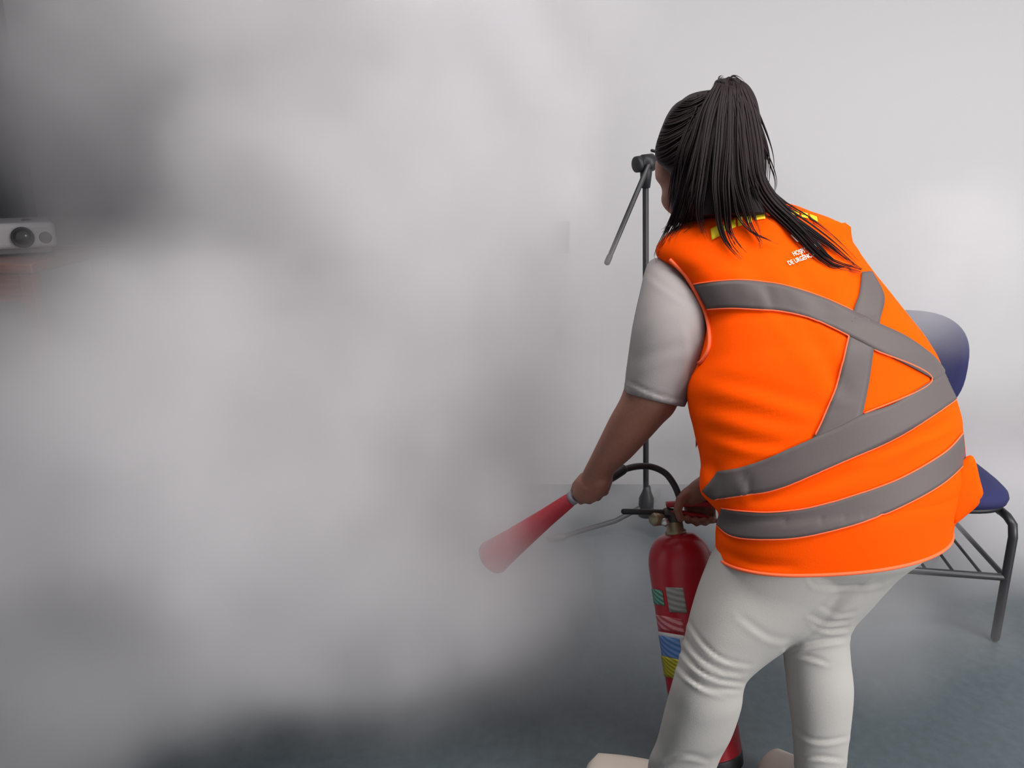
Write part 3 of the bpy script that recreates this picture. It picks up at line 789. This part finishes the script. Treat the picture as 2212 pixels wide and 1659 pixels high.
# ---- hair
HAIR_CAP = [(1508, 203, 1566, 200, 1.79, 0.030), (1478, 215, 1598, 212, 1.79, 0.065), (1452, 240, 1624, 238, 1.79, 0.098), (1434, 270, 1640, 268, 1.782, 0.110), (1422, 300, 1646, 298, 1.768, 0.102),
            (1415, 328, 1650, 328, 1.752, 0.088), (1420, 350, 1652, 350, 1.738, 0.078), (1446, 375, 1654, 378, 1.735, 0.078), (1450, 405, 1656, 408, 1.725, 0.070), (1448, 435, 1658, 436, 1.715, 0.060), (1452, 462, 1648, 458, 1.705, 0.045), (1465, 480, 1630, 475, 1.70, 0.025)]
HB = MB()
HB.rings(loft(HAIR_CAP, 50, 44))
cap_ = HB.build('hair', M_hair, wo)
cap_bvh = bvh_of(cap_)
PT = MB()
PT.rings(loft([(1554, 176, 1596, 172, 1.70, 0.014), (1540, 188, 1618, 186, 1.695, 0.024), (1528, 215, 1634, 214, 1.69, 0.030), (1514, 255, 1643, 254, 1.68, 0.036), (1502, 300, 1649, 300, 1.672, 0.038), (1492, 350, 1652, 350, 1.665, 0.038), (1486, 400, 1656, 400, 1.66, 0.034), (1488, 440, 1660, 438, 1.655, 0.026), (1500, 468, 1650, 462, 1.652, 0.014)], 40, 40))
pt = PT.build('ponytail', M_hair, wo)
pt_bvh = bvh_of(pt)
MB().tube([U(1562 + 14 * math.cos(t), 182 + 7 * math.sin(t), 1.715 + 0.012 * math.sin(t)) for t in np.linspace(0, 2 * math.pi, 24)], 0.006, 8).build('hair_tie', M_black, wo)
def strand_z(px, py, zg):
    zs = [zg]
    for bv_ in (vb, cap_bvh, pt_bvh):
        loc, nor = hit(bv_, px, py)
        if loc is not None: zs.append((loc - CAM).dot(FWD) - 0.004)
    return min(zs)
ST = MB()
def lock(path, n, spread0, spread1, rad, zg=1.72, taper=0.12, lift=0.004):
    P = resample(path, 26)
    T_ = np.gradient(P, axis=0); N_ = np.stack([-T_[:, 1], T_[:, 0]], -1); N_ /= np.linalg.norm(N_, axis=1)[:, None] + 1e-9
    zc = np.array([strand_z(x, y, zg) for x, y in P])
    k = np.array([1, 2, 3, 2, 1]) / 9.0
    zc = np.convolve(np.pad(zc, 2, 'edge'), k, 'valid')
    for i in range(n):
        o = rng.uniform(-1, 1); ph = rng.uniform(0, 6.28); end = int(rng.uniform(0.8, 1.0) * 26)
        pts, rad_ = [], []
        dz = rng.uniform(0, 0.012) + lift
        for q in range(end):
            a = q / 25
            sp = (spread0 * (1 - a) + spread1 * a) * o * (1.0 if a < 0.75 else 1.0 - (a - 0.75) * 2.6) + math.sin(a * 5 + ph) * 1.6
            x, y = P[q] + N_[q] * sp
            pts.append(U(x, y, zc[q] - dz))
            e = q / (end - 1)
            rad_.append(rad * (0.75 + 0.25 * math.sin(math.pi * min(1, e * 1.4))) * (1 - max(0, e - 0.55) / 0.45 * (1 - taper)))
        ST.tube(pts, rad_, 5)
# long locks fall from the tie over the back of the head and on over the vest
def tail(x0, xm, xl, rest, n, s0, s1, rad=0.0024):
    lock([(x0, 186), (x0 + (xm - x0) * .6, 240), (xm, 310), (xl, 390)] + rest, n, s0, s1, rad)
tail(1560, 1505, 1482, [(1466, 455), (1440, 508), (1418, 545), (1420, 565), (1432, 582)], 26, 14, 7)
tail(1562, 1515, 1494, [(1480, 450), (1460, 490), (1444, 515), (1438, 535)], 20, 14, 8)
tail(1566, 1525, 1508, [(1500, 450), (1492, 480), (1462, 508)], 22, 16, 12)
tail(1568, 1530, 1518, [(1510, 450), (1515, 490), (1531, 530)], 24, 15, 7)
tail(1574, 1560, 1553, [(1556, 440), (1562, 490), (1578, 530), (1616, 570)], 28, 14, 13)
tail(1576, 1572, 1568, [(1572, 450), (1578, 500), (1600, 535), (1624, 558)], 14, 12, 5)
tail(1580, 1585, 1592, [(1610, 450), (1622, 490), (1642, 520), (1643, 552)], 20, 12, 4)
tail(1580, 1578, 1580, [(1590, 462), (1620, 500), (1650, 515), (1696, 534)], 9, 8, 2, 0.0018)
tail(1584, 1600, 1608, [(1622, 450), (1640, 500), (1648, 528)], 14, 12, 3, 0.0020)
tail(1592, 1622, 1634, [(1662, 440), (1712, 488), (1768, 545), (1800, 570), (1845, 582), (1880, 593)], 40, 16, 14, 0.0027)
tail(1595, 1630, 1642, [(1690, 452), (1745, 492), (1800, 532), (1850, 574), (1882, 590)], 34, 14, 9, 0.0026)
tail(1590, 1615, 1628, [(1660, 430), (1705, 475), (1752, 525), (1784, 562)], 26, 16, 12, 0.0026)
tail(1602, 1640, 1648, [(1690, 435), (1760, 478), (1820, 528), (1868, 578)], 5, 6, 3, 0.0014)
lock([(1640, 300), (1662, 350), (1676, 395), (1668, 430)], 4, 5, 2, 0.0014)
tail(1600, 1640, 1650, [(1680, 430), (1730, 452), (1762, 470)], 5, 6, 3, 0.0013)
tail(1590, 1600, 1620, [(1655, 470), (1680, 488), (1690, 505)], 10, 12, 2, 0.0018)
for i in range(90):
    x0 = rng.uniform(1552, 1602); x1 = 1478 + (x0 - 1550) / 52 * 178 + rng.uniform(-10, 10)
    lock([(x0, 184 + rng.uniform(-8, 5)), (x0 + (x1 - x0) * .45 + (x0 - 1577) * .5, 250), (x1 + (x0 - 1577) * .3, 340), (x1, 420 + rng.uniform(0, 30))], 1, 0, 0, 0.0026, lift=0.0)
CON = resample([(1512, 206), (1478, 222), (1452, 246), (1435, 275), (1424, 302), (1419, 330), (1428, 348), (1447, 362)], 100)
for i in range(150):
    c = CON[rng.integers(0, 100)]; e = np.array((1556 + rng.uniform(-6, 10), 190 + rng.uniform(-4, 14)))
    f = (c[1] - 206) / 156
    mid = (c + e) / 2 + np.array((6, 22)) * f
    lock([tuple(c - np.array((2, 1))), tuple(c * .7 + mid * .3 + np.array((4, 2))), tuple(mid), tuple(e)], 1, 0, 0, 0.0017, lift=-0.0035)
for i in range(110):
    x0 = rng.uniform(1446, 1520)
    a = (x0 - 1446) / 74
    lock([(1500 + 40 * a, 250 + rng.uniform(-20, 10)), (1466 + 50 * a, 320), (x0 + 4, 390), (x0 - 8 * (1 - a), 455 + rng.uniform(-10, 40))], 1, 0, 0, 0.0022, lift=-0.001)
for i in range(40):
    x0 = rng.uniform(1455, 1500)
    lock([(x0 + 22, 380), (x0 + 5, 430), (x0 - 12, 480), (x0 - 40 + rng.uniform(-6, 20), 515 + rng.uniform(-12, 12))], 1, 0, 0, 0.0020, lift=0.001)
for pth in ([(1560, 180), (1556, 168), (1566, 166)], [(1565, 180), (1575, 168), (1592, 178), (1600, 190)], [(1570, 182), (1582, 164), (1600, 172), (1612, 190)], [(1560, 182), (1548, 178), (1538, 190)]):
    lock(pth, 4, 3, 3, 0.0011, zg=1.70)
sto = ST.build('hair_strands', M_hair, wo)
sto['kind'] = 'stuff'

# loose front edge of the open orange vest, its shade put in as dark red
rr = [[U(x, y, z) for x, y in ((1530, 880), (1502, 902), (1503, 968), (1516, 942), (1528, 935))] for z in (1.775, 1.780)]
MB().rings(rr).build('front_edge', M_pred_shade, vest, False)

# small dark clip at the temple
MB().capsule([U(1424, 329, 1.80), U(1408, 325, 1.805)], 0.0035).build('hair_clip', M_black, wo)
# ------------------------------------------------------------------ smoke
def smoke():
    m = bpy.data.materials.new('smoke'); m.use_nodes = True
    nt = m.node_tree; nt.nodes.clear()
    out = nt.nodes.new('ShaderNodeOutputMaterial'); pv = nt.nodes.new('ShaderNodeVolumePrincipled')
    pv.inputs['Color'].default_value = (0.938, 0.927, 0.944, 1)
    pv.inputs['Density'].default_value = 1.0
    pv.inputs['Anisotropy'].default_value = 0.0
    nt.links.new(pv.outputs['Volume'], out.inputs['Volume'])
    lo, hi = Vector((-2.9, 0.75, 0.005)), Vector((3.6, 3.17, 2.55))
    ng = bpy.data.node_groups.new('smoke_field', 'GeometryNodeTree')
    ng.interface.new_socket('Geometry', in_out='INPUT', socket_type='NodeSocketGeometry')
    ng.interface.new_socket('Geometry', in_out='OUTPUT', socket_type='NodeSocketGeometry')
    N = ng.nodes; Lk = ng.links
    go = N.new('NodeGroupOutput')
    vc = N.new('GeometryNodeVolumeCube'); sm = N.new('GeometryNodeSetMaterial'); sm.inputs['Material'].default_value = m
    vc.inputs['Min'].default_value = lo; vc.inputs['Max'].default_value = hi
    VX = 0.055
    for a, k in zip('XYZ', range(3)): vc.inputs['Resolution ' + a].default_value = int((hi - lo)[k] / VX)
    Lk.new(vc.outputs['Volume'], sm.inputs['Geometry']); Lk.new(sm.outputs['Geometry'], go.inputs[0])
    pos = N.new('GeometryNodeInputPosition').outputs[0]
    def math_(op, a, b=None, clamp=False):
        n = N.new('ShaderNodeMath'); n.operation = op; n.use_clamp = clamp
        for s, v in zip(n.inputs, (a, b)):
            if v is None: continue
            if isinstance(v, (int, float)): s.default_value = v
            else: Lk.new(v, s)
        return n.outputs[0]
    def vmath(op, a, b):
        n = N.new('ShaderNodeVectorMath'); n.operation = op
        for s, v in zip(n.inputs, (a, b)):
            if v is None: continue
            if isinstance(v, (tuple, Vector)): s.default_value = v
            else: Lk.new(v, s)
        return n.outputs['Value'] if op == 'LENGTH' else n.outputs['Vector']
    # warp positions so that the puffs billow
    wn = N.new('ShaderNodeTexNoise'); wn.inputs['Scale'].default_value = 1.6; wn.inputs['Detail'].default_value = 3
    Lk.new(pos, wn.inputs['Vector'])
    w = vmath('SUBTRACT', wn.outputs['Color'], (0.5, 0.5, 0.5)); w = vmath('MULTIPLY', w, (0.8, 0.8, 0.8)); wp = vmath('ADD', pos, w)
    tot = None
    for (c, rad, wt) in SMOKE:
        d = vmath('SUBTRACT', wp, tuple(c)); d = vmath('DIVIDE', d, tuple(rad)); r_ = vmath('LENGTH', d, None)
        g = math_('SUBTRACT', 1.0, r_, True)            # 1 centre .. 0 rim
        g = math_('MULTIPLY', math_('POWER', g, 0.8), wt)
        tot = g if tot is None else math_('ADD', tot, g)
    n2 = N.new('ShaderNodeTexNoise'); n2.inputs['Scale'].default_value = 2.6; n2.inputs['Detail'].default_value = 4; n2.inputs['Roughness'].default_value = 0.55
    Lk.new(wp, n2.inputs['Vector'])
    k = math_('SUBTRACT', n2.outputs['Fac'], 0.12, True); k = math_('MULTIPLY', k, 2.5)
    den = math_('MULTIPLY', tot, k)
    Lk.new(den, vc.inputs['Density'])
    me = bpy.data.meshes.new('smoke_cloud'); o = bpy.data.objects.new('smoke_cloud', me); scene.collection.objects.link(o)
    me.materials.append(m)
    md = o.modifiers.new('field', 'NODES'); md.node_group = ng
    tag(o, 'thick pale grey smoke cloud billowing from the horn across the room', 'smoke'); o['kind'] = 'stuff'
    return o
def sp(px, py, z): return U(px, py, z)
SMOKE = [
    (sp(660, 330, 2.45), (0.98, 0.55, 0.85), 9.0),
    (sp(980, 200, 2.65), (0.70, 0.45, 0.85), 9.0),
    (sp(820, 750, 2.25), (0.75, 0.60, 0.75), 9.0),
    (sp(1010, 700, 2.7), (0.38, 0.36, 0.60), 4.0),
    (sp(260, 200, 2.1), (0.50, 0.42, 0.55), 1.8),
    (sp(90, 760, 1.95), (0.45, 0.30, 0.28), 4.0),
    (sp(60, 250, 2.85), (0.40, 0.25, 0.70), 4.0),
    (sp(200, 890, 1.80), (0.82, 0.46, 0.42), 8.0),
    (sp(280, 1200, 1.75), (0.70, 0.45, 0.38), 4.2),
    (sp(800, 1180, 2.05), (0.58, 0.45, 0.36), 6.0),
    (sp(940, 1080, 2.35), (0.33, 0.35, 0.30), 5.0),
    (sp(1120, 1320, 2.3), (0.50, 0.50, 0.20), 1.5),
    (sp(60, 1480, 1.75), (0.45, 0.45, 0.30), 3.0),
    (sp(930, 1400, 2.0), (0.40, 0.40, 0.22), 2.6),
    (sp(2010, 590, 2.42), (0.36, 0.20, 0.24), 4.2),
    (sp(2200, 1100, 3.0), (1.3, 0.45, 0.50), 8.0),
    (sp(1400, 1060, 3.2), (0.8, 0.22, 0.26), 4.5),
    (sp(1880, 1340, 2.35), (0.35, 0.35, 0.18), 2.2),
]
smoke()
